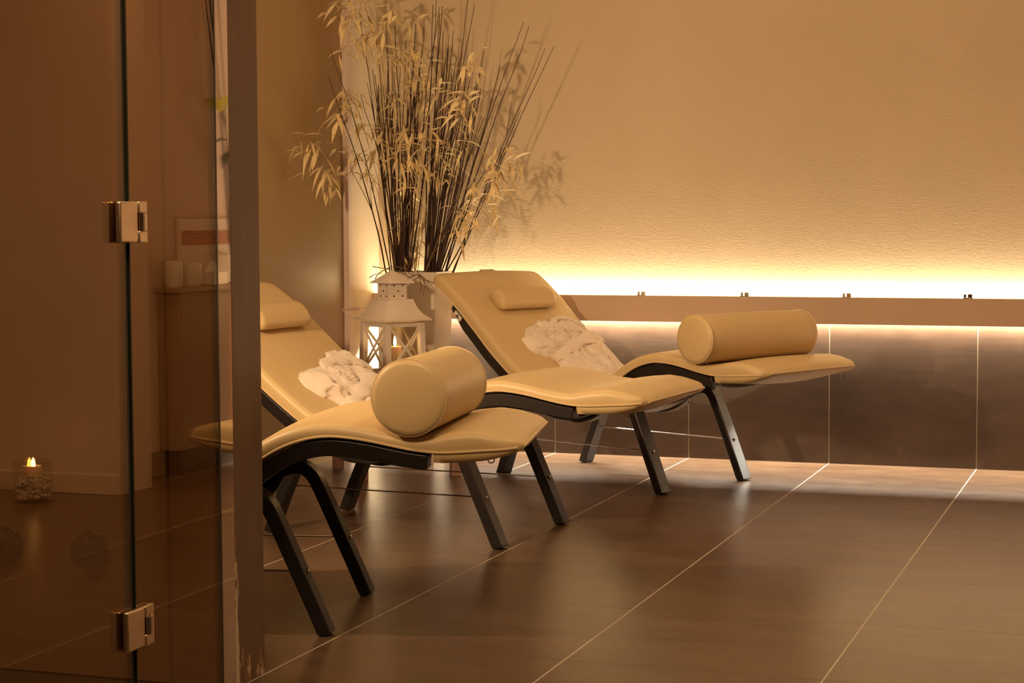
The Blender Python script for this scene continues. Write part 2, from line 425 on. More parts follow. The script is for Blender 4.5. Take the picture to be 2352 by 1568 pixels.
def make_leg(kind,t):
    pth=leg_path(kind); off=[]
    for i,p in enumerate(pth):
        a=pth[max(0,i-1)]; b=pth[min(len(pth)-1,i+1)]; tt=(b-a).normalized(); n=Vector((-tt.z,0,tt.x))
        off.append(p+n*.017)
    mb=ribbon(off,t-.028,t+.028,.034)
    mb.v=[(x,y,max(z,0.0)) if z<.004 else (x,y,z) for x,y,z in mb.v]
    return mb
def make_lounger(label,loc,rz):
    T=thing('relaxation_lounger',label,'lounger',loc,rz,'cream relaxation loungers')
    c=make_cushion().build('cushion',M['leather'],T,angle=50)
    sk=make_skirt().build('cushion_sleeve',M['leather'],c,angle=60)
    for s in (-1,1):
        pts=[]
        for i in range(3,len(CB)-1,1):
            p=CB[i]; t,n=frame_at(i); d1=.49-p.x; hw=HW
            if d1<.07: hw-= .07*(1-math.sqrt(max(0,1-(1-d1/.07)**2)))*.55
            q=p+n*.004; pts.append((q.x,s*(hw+.0005),q.z))
        MB().tube(pts,.0032,6).build('piping',M['piping'],c)
    # end piping across the foot
    p=CB[-1]; MB().tube([(p.x+.001,-HW+.04,p.z+.005),(p.x+.002,0,p.z+.006),(p.x+.001,HW-.04,p.z+.005)],.0035,6).build('piping',M['piping'],c)
    rp=[p-frame_at(i)[1]*.0045 for i,p in enumerate(CB) if -1.07<p.x<.262]
    for s in (-1,1):
        ribbon(rp,-.297 if s<0 else .236,-.236 if s<0 else .297,.040,.45,.9).build('side_rail',M['black'],T,bevel=.003,angle=30)
    for kind in ('front','rear'):
        for s in (-1,1):
            lg=make_leg(kind,s*.25).build('leg',M['black'],T,bevel=.0035,angle=30)
            dx=1 if kind=='front' else -1
            c0=Vector((-.0675+.019,0,.157)) if kind=='front' else Vector((-.7645-.019,0,.157))
            a=.41*dx
            mt=Matrix.Translation(Vector((c0.x,s*.25,c0.z)))@Matrix.Rotation(dx*(PI/2+.0)-.41*0,4,'Y')@Matrix.Rotation(0,4,'X')
            MB().lathe([(.0065,-.002),(.0065,.002),(.004,.0035),(.001,.004)],12,mat=mt).build('bolt',M['steel'],lg)
    for s in (-1,1):
        MB().tube([(-.765,s*.25,.157),(-.42,s*.25,.1565),(-.068,s*.25,.157)],.0022,6).build('tie_rod',M['steel'],T)
    # bowed cross slats under the cushion
    for sx in (-.93,-.62,-.27,.165):
        i=min(range(len(CB)),key=lambda k:abs(CB[k].x-sx)); t,n=frame_at(i); base=CB[i]-n*(.036 if sx<.3 else .018)
        rings=[]
        for k in range(17):
            q=-1+2*k/16; sag=.048*(1-q*q); w=.030
            for_=[]
            for (da,dh) in ((-w,0),(w,0),(w,-.007),(-w,-.007)):
                pp=base+t*da+n*(dh-sag+.012); for_.append(Vector((pp.x,q*.262,pp.z)))
            rings.append(for_)
        MB().loft(rings).build('cross_slat',M['black'],T,bevel=.0015,angle=30)
    # snap rings on the sleeve, name plate on the near rail
    for (sx,ty) in ((.40,-.20),(.452,.235)):
        i=min(range(len(CB)),key=lambda k:abs(CB[k].x-sx)); p=CB[i]
        MB().tube([(p.x+.008*math.cos(a),ty,p.z-.030+.009*math.sin(a)) for a in [2*PI*k/14 for k in range(14)]],.0015,6,closed=True).build('snap_ring',M['steel'],T)
    i=min(range(len(rp)),key=lambda k:abs(rp[k].x+1.025)); t,n=frame_at(min(range(len(CB)),key=lambda k:abs(CB[k].x-rp[i].x)))
    ang=math.atan2(-t.z,t.x)
    mt=Matrix.Translation(Vector((rp[i].x,-.299,rp[i].z))-n*.014)@Matrix.Rotation(ang,4,'Y')
    pt=MB().box((-.024,-.002,-.0105),(.024,.0028,.0105),mt).build('maker_plate',M['ceramic'],T,bevel=.001)
    MB().box((-.010,-.0026,-.0065),(.010,-.0018,-.002),mt).box((-.003,-.0026,-.002),(.003,-.0018,.0065),mt).build('plate_print',M['dark'],pt,smooth=False)
    # neck pillow with its strap
    rings=[]; s0,_,n0=top_pt(-.985); s1,_,_=top_pt(-.955)
    tdir=frame_at(min(range(len(CB)),key=lambda i:abs(CB[i].x+.98)))[0]
    for k in range(25):
        q=-1+2*k/24; e=max(0.0,abs(q)-.93)/.07; sc=math.sqrt(max(.25,1-e*e)); ring=[]
        for a in range(24):
            th=2*PI*a/24; lx=.055*math.cos(th)*(.6+.4*sc); lz=.035*math.sin(th)*(.5+.5*sc)
            if lz<0: lz*=.82
            pp=s0+tdir*lx+n0*(.031+lz); ring.append(Vector((pp.x,.012+q*.162,pp.z)))
        rings.append(ring)
    pw=MB().loft(rings).build('neck_pillow',M['leather'],T,angle=70)
    st=[]
    for k in range(12):
        sx=-1.03-(.145)*k/11; p,t,n=top_pt(sx,0,.004 if k else .022); st.append(p+n*.0045)
    e=CB[0]; t,n=frame_at(0); th=interp(TH,-1.185)
    st+= [e-t*.004+n*(th+.004),e-t*.010+n*th*.6,e-t*.008+n*.0,e+t*.02-n*.006,e+t*.12-n*.006]
    rings=[[Vector((p.x,.02-.037,p.z)),Vector((p.x,.02+.037,p.z)),Vector(((p+Vector((.001,0,-.003))).x,.02+.037,p.z-.003)),Vector((p.x+.001,.02-.037,p.z-.003))] for p in st]
    MB().loft(rings).build('pillow_strap',M['leather'],pw,angle=60)
    return T
LG={'A':((.514,-3.3425,0),math.atan2(.21165425,.97734461)),'B':((.593,-2.0765,0),math.atan2(-.08612283,.99628453)),'C':((.8685,-.8415,0),math.atan2(-.41561741,.90953954))}
LC=make_lounger('cream relaxation lounger nearest the glowing ledge, its whole curved backrest in view',*LG['C'])
LB=dup(LC,*LG['B'],'middle cream relaxation lounger with an empty foot end and a robe on its seat')
LA=dup(LC,*LG['A'],'front cream relaxation lounger with a bolster, its head hidden by the brown lining')
def lmat(L): return Matrix.Translation(Vector(LG[L][0]))@Matrix.Rotation(LG[L][1],4,'Z')

# bolsters
def bolster(L,near,far,z,r,label):
    mw=lmat(L); a=mw@Vector((near[0],near[1],z)); b=mw@Vector((far[0],far[1],z)); ln=(b-a).length
    T=thing('bolster',label,'cushion',tuple(a),math.atan2((b-a).y,(b-a).x),'cylindrical cream bolsters')
    R=Matrix.Rotation(PI/2,4,'Y')
    prof=[(.002,-.006),(r*.5,-.0045),(r*.85,-.002),(r*.97,.001),(r,.007)]
    for k in range(1,12): prof.append((r+.0012*math.sin(PI*k/12),.007+(ln-.014)*k/12))
    prof+=[(r,ln-.007),(r*.97,ln-.001),(r*.85,ln+.002),(r*.5,ln+.0045),(.002,ln+.006)]
    MB().lathe(prof,56,mat=R).build('cover',M['leather'],T,angle=70)
    for x in (.006,ln-.006):
        MB().tube([(x,(r+.0002)*math.cos(q),(r+.0002)*math.sin(q)) for q in [2*PI*k/56 for k in range(56)]],.0022,6,closed=True).build('piping',M['piping'],T)
    MB().tube([(.10,(r+.0003)*math.cos(q),(r+.0003)*math.sin(q)) for q in [2*PI*k/56 for k in range(56)]],.0008,5,closed=True).build('seam',M['piping'],T)
    return T
bolster('A',(.218,-.322),(.254,.130),.5935,.0925,'cylindrical cream bolster on the foot end of the front lounger')
bolster('C',(.207,-.334),(.262,.245),.5895,.0865,'cylindrical cream bolster on the foot end of the lounger by the glowing ledge')

# ------------------------------------------------------------------ robes
def robe(L,poly,H,ridges,bands,label,seed):
    mw=lmat(L); T=thing('bathrobe',label,'bathrobe',tuple(mw@Vector((-.75,.05,.45))),0)
    inv=T.matrix_basis.inverted()
    cs=sum(p[0] for p in poly)/len(poly); ct=sum(p[1] for p in poly)/len(poly)
    closed=catmull([(a,b,0) for a,b in poly+[poly[0]]],97)[:-1]
    nth=len(closed); nr=60
    def surf(s,t,h):
        p,tt,n=top_pt(s,t,0); p=p+n*h; return inv@(mw@Vector((p.x,t,p.z)))
    cache={}
    def surfc(s,t,h):
        k=round(s,3)
        if k not in cache: cache[k]=top_pt(k,0,0)
        p,tt,n=cache[k]; p=p+n*h+tt*(s-k); return inv@(mw@Vector((p.x,t,p.z)))
    def height(s,t,r):
        env=math.sqrt(max(0,1-r**5))
        v=Vector((s*9,t*9,seed)); 
        f=noise.noise(v)*.26+noise.noise(v*2.6+Vector((3,1,0)))*.15+noise.noise(v*5.5)*.05
        fold=1-abs(noise.noise(Vector((s*7+t*4,t*11-s*3,seed+5))))*2.2
        h=H*(.62+f+.22*fold)
        for (a,b,w,hh) in ridges:
            ax,ay=a; bx,by=b; dx,dy=bx-ax,by-ay; q=max(0,min(1,((s-ax)*dx+(t-ay)*dy)/(dx*dx+dy*dy)))
            d=math.hypot(s-ax-q*dx,t-ay-q*dy); h+=hh*math.exp(-(d/w)**2)*math.sin(PI*min(1,max(.12,q*.8+.15)))
        return max(.006,h)*env
    hs_=[(cs,ct,height(cs,ct,0))]
    vs=[surfc(cs,ct,height(cs,ct,0))]; fs=[]
    for j in range(1,nr+1):
        r=j/nr; rr=r
        for i,c in enumerate(closed):
            wob=1+.025*noise.noise(Vector((c.x*30,c.y*30,seed)))*1.0
            s=cs+(c.x-cs)*rr*wob; t=ct+(c.y-ct)*rr*wob
            hh=height(s,t,r)+.001; vs.append(surfc(s,t,hh)); hs_.append((s,t,hh))
    for i in range(nth): fs.append((0,1+i,1+(i+1)%nth))
    for j in range(1,nr):
        a=1+(j-1)*nth; b=1+j*nth
        for i in range(nth): fs.append((a+i,b+i,b+(i+1)%nth,a+(i+1)%nth))
    # underside
    o=len(vs); vs.append(surfc(cs,ct,.0005))
    for q in (.5,.97):
        for c in closed: vs.append(surfc(cs+(c.x-cs)*q,ct+(c.y-ct)*q,.0005))
    for i in range(nth): fs.append((o,o+1+(i+1)%nth,o+1+i))
    for i in range(nth): fs.append((o+1+i,o+1+(i+1)%nth,o+1+nth+(i+1)%nth,o+1+nth+i))
    last=1+(nr-1)*nth
    for i in range(nth): fs.append((o+1+nth+i,o+1+nth+(i+1)%nth,last+(i+1)%nth,last+i))
    MB().add(vs,fs).build('robe_body',M['terry'],T,angle=80)
    for (nm,path,w,th) in bands:
        def hb(s,t):
            n_=sorted((((a-s)**2+(b-t)**2),c) for a,b,c in hs_)[:10]; return sum(c for _,c in n_)/10
        raw=[hb(p.x,p.y) for p in catmull(path,40)]
        sm=[sum(raw[max(0,i-4):i+5])/len(raw[max(0,i-4):i+5]) for i in range(40)]
        pts=[Vector((p.x,p.y,sm[i]+th*.35)) for i,p in enumerate(catmull(path,40))]; rings=[]
        for i,p in enumerate(pts):
            a=pts[max(0,i-1)]; b=pts[min(39,i+1)]; d=Vector((b.x-a.x,b.y-a.y,0)).normalized(); sd=Vector((-d.y,d.x,0))
            ring=[]; e_=min(i,39-i)/4; tp_=math.sqrt(max(.06,1-(1-min(1,e_))**2)); ww=w*(1+.12*math.sin(i*.5))*tp_
            for k in range(14):
                q=2*PI*k/14; e1=math.cos(q)*ww; e2=math.sin(q)*th*tp_*(1+.15*noise.noise(Vector((i*.3,k,seed))))
                ring.append(surfc(p.x+sd.x*e1,p.y+sd.y*e1,max(.002,p.z+e2)))
            rings.append(ring)
        MB().loft(rings).build(nm,M['terry'],T,angle=75)
    return T
robe('C',[(-.827,-.145),(-.856,-.098),(-.887,-.016),(-.893,.043),(-.880,.085),(-.889,.154),(-.885,.215),(-.850,.258),(-.815,.290),(-.76,.300),(-.66,.300),(-.55,.285),(-.52,.10),(-.56,-.05),(-.655,-.075),(-.712,-.062),(-.735,-.09),(-.760,-.135),(-.79,-.152)],.047,
     [((-.86,-.08),(-.83,.06),.016,.012),((-.80,-.12),(-.775,.0),.013,.012),((-.77,-.10),(-.745,-.01),.010,.009),((-.70,.16),(-.60,.15),.012,.014),((-.68,.02),(-.60,.03),.02,.010),((-.84,.02),(-.80,.10),.012,.010)],
     [('collar',[(-.870,-.02,.046),(-.853,.045,.054),(-.838,.12,.058),(-.815,.175,.052)],.016,.009),
      ('hood_edge',[(-.880,.085,.048),(-.893,.14,.056),(-.880,.20,.056),(-.845,.25,.048)],.010,.012),
      ('belt',[(-.712,-.070,.038),(-.755,.06,.056),(-.790,.18,.062),(-.800,.26,.052),(-.775,.297,.036)],.022,.008),
      ('belt_end',[(-.785,.19,.064),(-.745,.235,.070),(-.68,.215,.060),(-.58,.165,.050)],.012,.008)],
     'white bathrobe bundled on the backrest of the lounger by the glowing ledge',3)
robe('B',[(-.788,-.146),(-.800,-.081),(-.813,.055),(-.836,.165),(-.835,.235),(-.812,.280),(-.775,.298),(-.70,.300),(-.60,.295),(-.54,.20),(-.54,.0),(-.60,-.085),(-.623,-.099),(-.670,-.110),(-.707,-.150),(-.744,-.170),(-.769,-.166)],.047,
     [((-.72,-.13),(-.66,-.02),.012,.013),((-.705,-.11),(-.65,-.01),.010,.010),((-.785,.02),(-.745,.03),.010,.014),((-.75,.07),(-.71,.10),.016,.010),((-.77,-.12),(-.72,-.05),.016,.010)],
     [('collar',[(-.790,-.005,.044),(-.803,.09,.056),(-.800,.18,.060),(-.780,.255,.054),(-.755,.290,.046)],.021,.009),
      ('collar_fold',[(-.835,.12,.040),(-.832,.19,.050),(-.815,.255,.048)],.013,.010),
      ('sleeve',[(-.625,-.090,.040),(-.660,.02,.056),(-.695,.14,.064),(-.720,.235,.058)],.026,.011)],
     'white bathrobe folded on the seat of the middle lounger, behind the big front bolster',11)

# ------------------------------------------------------------------ planter with twigs
pt=thing('planter','tall tapered cream planter in the room corner holding the dried branches','planter',(-.49,-.36,0))
def sq(c,h,z,r=.012,n=5):
    out=[]
    for (sx,sy,a0) in ((1,1,0),(-1,1,90),(-1,-1,180),(1,-1,270)):
        for k in range(n):
            a=math.radians(a0+90*k/(n-1)); out.append(Vector((c[0]+sx*(h-r)+r*math.cos(a),c[1]+sy*(h-r)+r*math.sin(a),z)))
    return out
MB().loft([sq((0,0),.074,0),sq((0,0),.075,.004),sq((0,0),.1145,.796),sq((0,0),.1155,.802),sq((0,0),.105,.803),sq((0,0),.103,.79),sq((0,0),.098,.70)]).build('pot',M['pot'],pt,angle=35)
MB().loft([sq((0,0),.099,.70),sq((0,0),.099,.765),sq((0,0),.06,.775),sq((0,0),.02,.778)]).build('moss',M['soil'],pt,angle=80)
def twig_mesh(base,tip,bend,r0=.0028,fork=True,rnd=random):
    b=Vector(base); t=Vector(tip); m=MB(); side=Vector((rnd.uniform(-1,1),rnd.uniform(-.6,.6),0))*bend
    pts=[]
    for k in range(12):
        q=k/11; p=b.lerp(t,q)+side*math.sin(PI*q)+Vector((noise.noise(Vector((q*5,side.x*90,1)))*.010,noise.noise(Vector((q*5,side.x*90,7)))*.010,0))*(q>.05)
        pts.append(p)
    m.tube(pts,[r0*(1-.66*k/11) for k in range(12)],5)
    if fork:
        for _ in range(rnd.choice((0,1,1,2))):
            k=rnd.randint(4,8); d=(pts[k+1]-pts[k]).normalized(); o=Vector((rnd.uniform(-1,1),rnd.uniform(-1,1),.2))*.35
            L=rnd.uniform(.06,.22); e=pts[k]+(d+o).normalized()*L
            m.tube([pts[k],pts[k].lerp(e,.5)+Vector((0,0,.006)),e],[r0*.5,r0*.4,r0*.2],4)
    return m
def at_in(x,y,Y):
    # the room's left wall stands close by: whatever spreads that far left also leans forward, in front of it
    p=at(x,y,Y)
    while p.x<XL+.115: Y-=.02; p=at(x,y,Y)
    return p
def bundle(label,x0,x1,Y0,tips,n_extra,fan):
    # x0..x1: pixel span of the bundle's foot at the planter rim
    c=at((x0+x1)/2,622,Y0); T=thing('twig_bundle',label,'twigs',tuple(c-Vector((0,0,.04))),0,'dried twig bundles in the planter')
    org=T.location.copy(); r=random.Random(int(x0))
    allt=list(tips)
    for _ in range(n_extra):
        q=r.random(); a=fan(q); allt.append((a[0]+r.uniform(-14,14),a[1]+r.uniform(-50,90)))
    lo=min(a[0] for a in allt); hi=max(a[0] for a in allt)
    for i,(tx,ty) in enumerate(allt):
        q=(tx-lo)/(hi-lo); bx=x0+(x1-x0)*min(1,max(0,q*.85+r.uniform(0,.15)))
        dy=r.uniform(-.045,.045)
        b=at(bx,634,Y0+dy*.8)-Vector((0,0,.04)); t=at_in(tx,ty,Y0+dy*3.0)
        twig_mesh(b-org,t-org,.02+.012*r.random(),r.uniform(.0030,.0043),True,r).build('twig',M['twig'],T,angle=80)
    return T
bundle('left bundle of dark bare twigs spreading from the planter',893,941,-.37,
    [(752,172),(763,117),(828,48),(868,95),(900,118),(886,38),(932,92),(950,110),(996,10),(1008,15),(842,190),(905,60),(955,55),(975,30)],26,lambda q:(840+q*150,120+120*abs(q-.4)))
bundle('right bundle of dark bare twigs, tallest tips fanning to the right',972,1034,-.34,
    [(1003,-10),(1016,14),(1042,70),(1075,-6),(1090,14),(1110,115),(1203,50),(1216,60),(1252,112),(1272,106),(1194,254),(1105,265),(1060,120),(1022,150),(1150,150),(1140,340),(1080,330)],27,lambda q:(985+q*130,60+190*q))
# bamboo sprays: stem through a few photograph positions, then leaf clusters
def leaf(m,base,d,L,w,curl):
    d=d.normalized(); s=d.cross(Vector((0,.35,1)));
    if s.length<.1: s=Vector((1,0,0))
    s.normalize(); n=s.cross(d); vs=[]
    prof=[(0,.10),(.14,.45),(.34,.95),(.5,1),(.7,.62),(.88,.2),(1,.02)]
    for q,wd in prof:
        c=base+d*L*q+Vector((0,0,-curl*L*q*q))+n*(.05*L*math.sin(PI*q))
        vs+= [c-s*w*wd*.5,c+n*w*.22*wd,c+s*w*wd*.5,c-n*.0006]
    fs=[]
    for i in range(len(prof)-1):
        a=i*4; b=a+4
        for k in range(4): fs.append((a+k,a+(k+1)%4,b+(k+1)%4,b+k))
    fs.append((0,1,2,3)); fs.append((len(vs)-1,len(vs)-2,len(vs)-3,len(vs)-4)); m.add(vs,fs)
SPR=[ # path (px,px,Y), clusters (x,y,size)
 ([(918,640),(880,480),(835,370),(780,335),(725,315)],[(715,345,1.1),(735,385,1.0),(770,395,1.1),(760,420,.8),(790,350,.8),(820,370,.9),(700,330,.8),(845,400,.8)],'drooping over the left of the planter'),
 ([(912,640),(872,430),(820,250),(790,205)],[(785,250,1),(765,265,.9),(800,215,.9),(815,240,1.1),(770,230,.8),(835,300,.9)],'reaching up to the left, below the corner edging'),
 ([(922,640),(890,400),(845,150),(815,30)],[(800,40,1.2),(790,110,1.0),(815,60,1.2),(835,80,1),(775,20,.8),(845,120,1),(800,0,1)],'rising along the corner edging at the left'),
 ([(925,640),(905,380),(880,160),(860,-10)],[(850,50,1),(880,60,1),(865,90,1.1),(900,110,.9),(840,10,1.1),(895,30,.8)],'tall one left of the middle'),
 ([(930,640),(925,430),(930,230),(945,70)],[(950,45,1.0),(915,140,.9),(935,190,1),(900,230,.8),(955,120,.9),(960,160,.8)],'standing upright in the middle'),
 ([(940,640),(945,420),(960,270),(985,150)],[(960,170,1.2),(985,180,1.1),(1000,215,1.1),(975,240,.9),(940,200,.9),(960,300,.9)],'just right of the middle with hanging leaves'),
 ([(950,640),(975,430),(1010,280),(1060,200)],[(1030,215,1.3),(1060,240,1.0),(1075,220,.9),(1050,270,1),(1080,165,.8),(1100,130,.8)],'arching right across the upper twigs'),
 ([(955,640),(975,500),(1000,380),(1030,310)],[(1010,345,1.2),(1030,375,1.1),(990,330,1),(1040,330,1),(1020,400,.9),(1065,330,.8)],'spraying over the right twig bundle'),
 ([(935,640),(920,500),(895,380),(885,320)],[(880,330,1.1),(870,345,1),(900,315,.9),(905,360,.9),(860,300,.8),(885,290,.9)],'crossing the left twig bundle'),
 ([(965,640),(1020,520),(1080,420),(1140,370)],[(1150,400,1.2),(1165,420,1.2),(1135,390,1.0),(1175,380,.9),(1120,360,.9),(1160,350,.9),(1100,420,.9)],'leaning right with a cluster of narrow leaves'),
 ([(962,640),(1010,560),(1060,500),(1110,470)],[(1100,480,1.1),(1075,500,1),(1120,460,1),(1060,490,.9),(1130,490,.8),(1090,450,.9),(1060,530,.8)],'lowest one on the right'),
 ([(945,640),(950,560),(950,500),(945,455)],[(925,450,1),(950,480,1),(935,520,.9),(960,540,.9),(940,560,.9),(920,480,.9),(965,500,.8),(950,590,.8)],'short one low between the two twig bundles'),
 ([(942,640),(950,520),(965,420),(955,330)],[(955,350,1),(940,320,1),(930,380,1),(970,390,1),(945,420,1),(985,310,.9),(935,300,.9)],'filling the gap between the twig bundles'),
]
for i,(path,cl,desc) in enumerate(SPR):
    r=random.Random(100+i); Yb=-.37+.02*(i%4-1.5)
    yy=[Yb,Yb-.02,Yb+.05*((i%3)-1)-.03,Yb+.08*((i%3)-1)-.05,Yb+.08*((i%3)-1)-.06]
    P=[at_in(a,b,yy[k]) for k,(a,b) in enumerate(path)]
    P[0]=P[0]-Vector((0,0,.03))
    T=thing('bamboo_spray','dried straw-coloured bamboo spray '+desc,'dried branch',tuple(P[0]),0,'dried bamboo sprays in the planter')
    org=P[0]; Q=[p-org for p in catmull([tuple(p) for p in P],26)]
    MB().tube(Q,[.0016*(1-.5*k/25) for k in range(26)],5).build('stem',M['cane'],T,angle=80)
    m=MB(); tw=MB()
    for (x,y,sz) in cl:
        c=at_in(x,y,yy[min(len(path)-1,3)]+r.uniform(-.07,.05))-org
        k=min(range(26),key=lambda j:(Q[j]-c).length+.0*j); k=max(2,k-2)
        mid=(Q[k]+c)/2+Vector((0,0,.02)); tp=catmull([tuple(Q[k]),tuple(mid),tuple(c)],7)
        tw.tube(tp,.0008,4)
        for _ in range(r.randint(5,8)):
            b=c+Vector((r.uniform(-.03,.03),r.uniform(-.03,.03),r.uniform(-.03,.03)))*1.2
            d=Vector((r.uniform(-1,1),r.uniform(-.6,.6),r.uniform(-1.3,.45)))
            leaf(m,b,d,r.uniform(.058,.108)*sz,r.uniform(.011,.0215),r.uniform(.05,.45))
            tw.tube([c,b],.0006,4)
    tw.build('twiglets',M['cane'],T,angle=80); m.build('leaves',M['straw'],T,angle=60)
# dried vine lying over the planter rim and the lantern top
vt=thing('dried_vine','tangle of dry curly vine trailing over the lantern top and planter rim','vine',tuple(at(935,625,-.52)))
vo=vt.location.copy()
vines=[[(862,640,-.60),(872,626,-.62),(900,613,-.62),(925,616,-.60),(948,632,-.55),(960,626,-.50),(945,612,-.46)],
       [(856,612,-.62),(885,617,-.61),(915,622,-.58),(940,636,-.54),(962,630,-.50)],
       [(962,630,-.50),(970,640,-.52),(985,645,-.53),(1000,652,-.55),(1010,650,-.56)],
       [(960,628,-.51),(968,655,-.53),(964,672,-.54)],[(964,630,-.51),(976,652,-.54),(972,678,-.55)],
       [(848,638,-.64),(862,630,-.63),(880,628,-.62)],[(930,628,-.58),(945,600,-.50),(965,590,-.45)],[(955,632,-.53),(930,640,-.56),(915,632,-.58),(905,618,-.58)],
       [(960,630,-.50),(978,648,-.54),(985,668,-.55)]]
mv=MB()
for v in vines:
    P=[tuple(at(a,b,c)-vo) for a,b,c in v]; mv.tube(catmull(P,18),[.0022-.0012*k/17 for k in range(18)],5)
mv.build('vine',M['vine'],vt,angle=80)

# ------------------------------------------------------------------ lantern stand + lantern
sc_=Vector((-.425,-.80,0)); ang=math.atan2(.24,.30)
S=thing('side_stool','square pale wooden stool under the white lantern, only its legs showing','stool',tuple(sc_),ang)
h=.1925
MB().box((-h-.012,-h-.012,.345),(h+.012,h+.012,.372)).build('top',M['pinkwood'],S,smooth=False,bevel=.004)
MB().box((-h+.02,-h+.004,.28),(h-.02,-h+.022,.345)).box((-h+.02,h-.022,.28),(h-.02,h-.004,.345)).box((-h+.004,-h+.02,.28),(-h+.022,h-.02,.345)).box((h-.022,-h+.02,.28),(h-.004,h-.02,.345)).build('apron',M['pinkwood'],S,smooth=False)
for sx in (-1,1):
    for sy in (-1,1):
        MB().box((sx*h-.021,sy*h-.021,0),(sx*h+.021,sy*h+.021,.346)).build('leg',M['pinkwood'],S,smooth=False,bevel=.003)
lc=Vector((-.435,-.80,.372)); R0=math.radians(19.3-90-7+45)
T=thing('candle_lantern','white painted metal lantern with pagoda roof, dotted chimney and lit candle','lantern',tuple(lc),R0)
def hs(px): return px/570/math.sqrt(2)   # half side from half-diagonal pixels
zb=.372
def W(z): return hs(75+(.621-z)*25)  # body half side, flaring downward
def sqr(h,z,r=.0015): return sq((0,0),h,z-zb,r,3)
MB().loft([sqr(W(.38)+.012,.3725),sqr(W(.38)+.012,.385),sqr(W(.40)+.004,.392),sqr(W(.40)-.01,.393)]).build('base',M['whitepaint'],T,angle=30)
MB().loft([sqr(W(.39)-.012,.392),sqr(W(.39)-.012,.396)]).build('floor_plate',M['whitepaint'],T,smooth=False)
pw=.0125
for sx in (-1,1):
    for sy in (-1,1):
        w0,w1=W(.392),W(.61); q=[]
        for (w,z) in ((w0,.390),(w1,.612)):
            for (a,b) in ((0,0),(1,0),(1,1),(0,1)):
                q.append(Vector((sx*(w-2*pw*a*1.0),sy*(w-2*pw*b),z-zb)))
        MB().hexa(q).build('post',M['whitepaint'],T,smooth=False,bevel=.0015)
# four sides: top rail, bottom rail, crossing bars, pane
for k in range(4):
    rot=Matrix.Rotation(k*PI/2,4,'Z')
    def bar(m_,p,q,w,t=.004,off=0):
        p=Vector(p);q=Vector(q);d=(q-p).normalized();n=Vector((0,-1,0));s=d.cross(n)*w/2
        m_.hexa([rot@(v) for v in (p-s+n*(off),p+s+n*off,p+s+n*(off-t),p-s+n*(off-t),q-s+n*off,q+s+n*off,q+s+n*(off-t),q-s+n*(off-t))])
    def P_(u,z,ins=.003): return (u*(W(z)-.012),-(W(z)-ins),z-zb)
    m_=MB(); bar(m_,P_(-1,.603),P_(1,.603),.018); bar(m_,P_(-1,.405),P_(1,.405),.024); m_.build('frame_rail',M['whitepaint'],T,smooth=False)
    m_=MB(); bar(m_,P_(-.92,.595),P_(.92,.415),.0095); bar(m_,P_(.92,.595),P_(-.92,.415),.0095,.004,.0015); m_.build('cross_bars',M['whitepaint'],T,smooth=False)
    m_=MB(); a=.0; q=[Vector(P_(-1,.415,.010)),Vector(P_(1,.415,.010)),Vector(P_(1,.597,.010)),Vector(P_(-1,.597,.010))]
    q2=[v+Vector((0,.002,0)) for v in q]; m_.hexa([rot@v for v in q+q2]); m_.build('pane',M['clear'],T,smooth=False)
MB().loft([sqr(hs(93),.618),sqr(hs(93),.6235),sqr(hs(84),.631),sqr(hs(70),.647),sqr(hs(60),.667),sqr(hs(51),.695),sqr(hs(50),.703),sqr(hs(30),.7035)]).build('roof',M['whitepaint'],T,angle=22)
ch=MB().loft([sqr(hs(34.5),.703),sqr(hs(34.5),.771)]).build('chimney',M['whitepaint'],T,smooth=False)
for k in range(4):
    rot=Matrix.Rotation(k*PI/2,4,'Z')
    for (u,z) in ((-.45,.716),(.45,.716),(0,.737),(-.45,.759),(.45,.759)):
        mt=rot@Matrix.Translation(Vector((u*hs(34.5)*1.1,-hs(34.5)-.0004,z-zb)))@Matrix.Rotation(PI/2,4,'X')
        MB().lathe([(.0034,-.0003),(.0034,.0006)],14,mat=mt).build('vent_hole',M['dark'],ch,smooth=False)
MB().loft([sqr(hs(53),.768),sqr(hs(52),.7715),sqr(hs(30),.792),sqr(hs(10),.812),sqr(hs(3),.817)]).build('cap',M['whitepaint'],T,angle=22)
# bail handle with wooden beads, folded to the left
def lan(p): return T.matrix_basis.inverted()@p
hp=[at(848,732,-.88),at(815,725,-.90),at(788,714,-.90),at(793,708,-.88),at(826,708,-.84),at(846,704,-.78)]
HB=MB().tube([lan(p) for p in catmull([tuple(p) for p in hp],40)],.0012,6).build('bail_handle',M['whitepaint'],T)
for k in range(5):
    p=at(795+k*7.2,710.5-.5*k,-.88+.008*k); mt=Matrix.Translation(lan(p))
    MB().lathe([(.001,-.006),(.005,-.0045),(.0066,0),(.005,.0045),(.001,.006)],14,mat=mt).build('bead',M['pinkwood'],HB)
c=MB().lathe([(.0005,0),(.029,0),(.029,.078),(.027,.081),(.020,.079),(.001,.078)],28).build('candle',M['wax']); 
def at_z(x,y,z):
    v=CF+((x-1176)*CR+(y-784)*CD)/FPX; return CP+v*((z-CP.z)/v.z)
c.location=(lc.x+.012,lc.y-.006,.3965); tag(c,'ivory pillar candle burning inside the white lantern','candle')
c.scale=(1,1,1.42)
w=MB().tube([(0,0,.076),(0,0,.086)],.0012,6).build('wick',M['wick'],c)
f=MB().lathe([(.0008,0),(.0055,.006),(.0062,.012),(.0042,.022),(.0006,.034)],14,c=(0,0,.080)).build('flame',M['flame'],c)

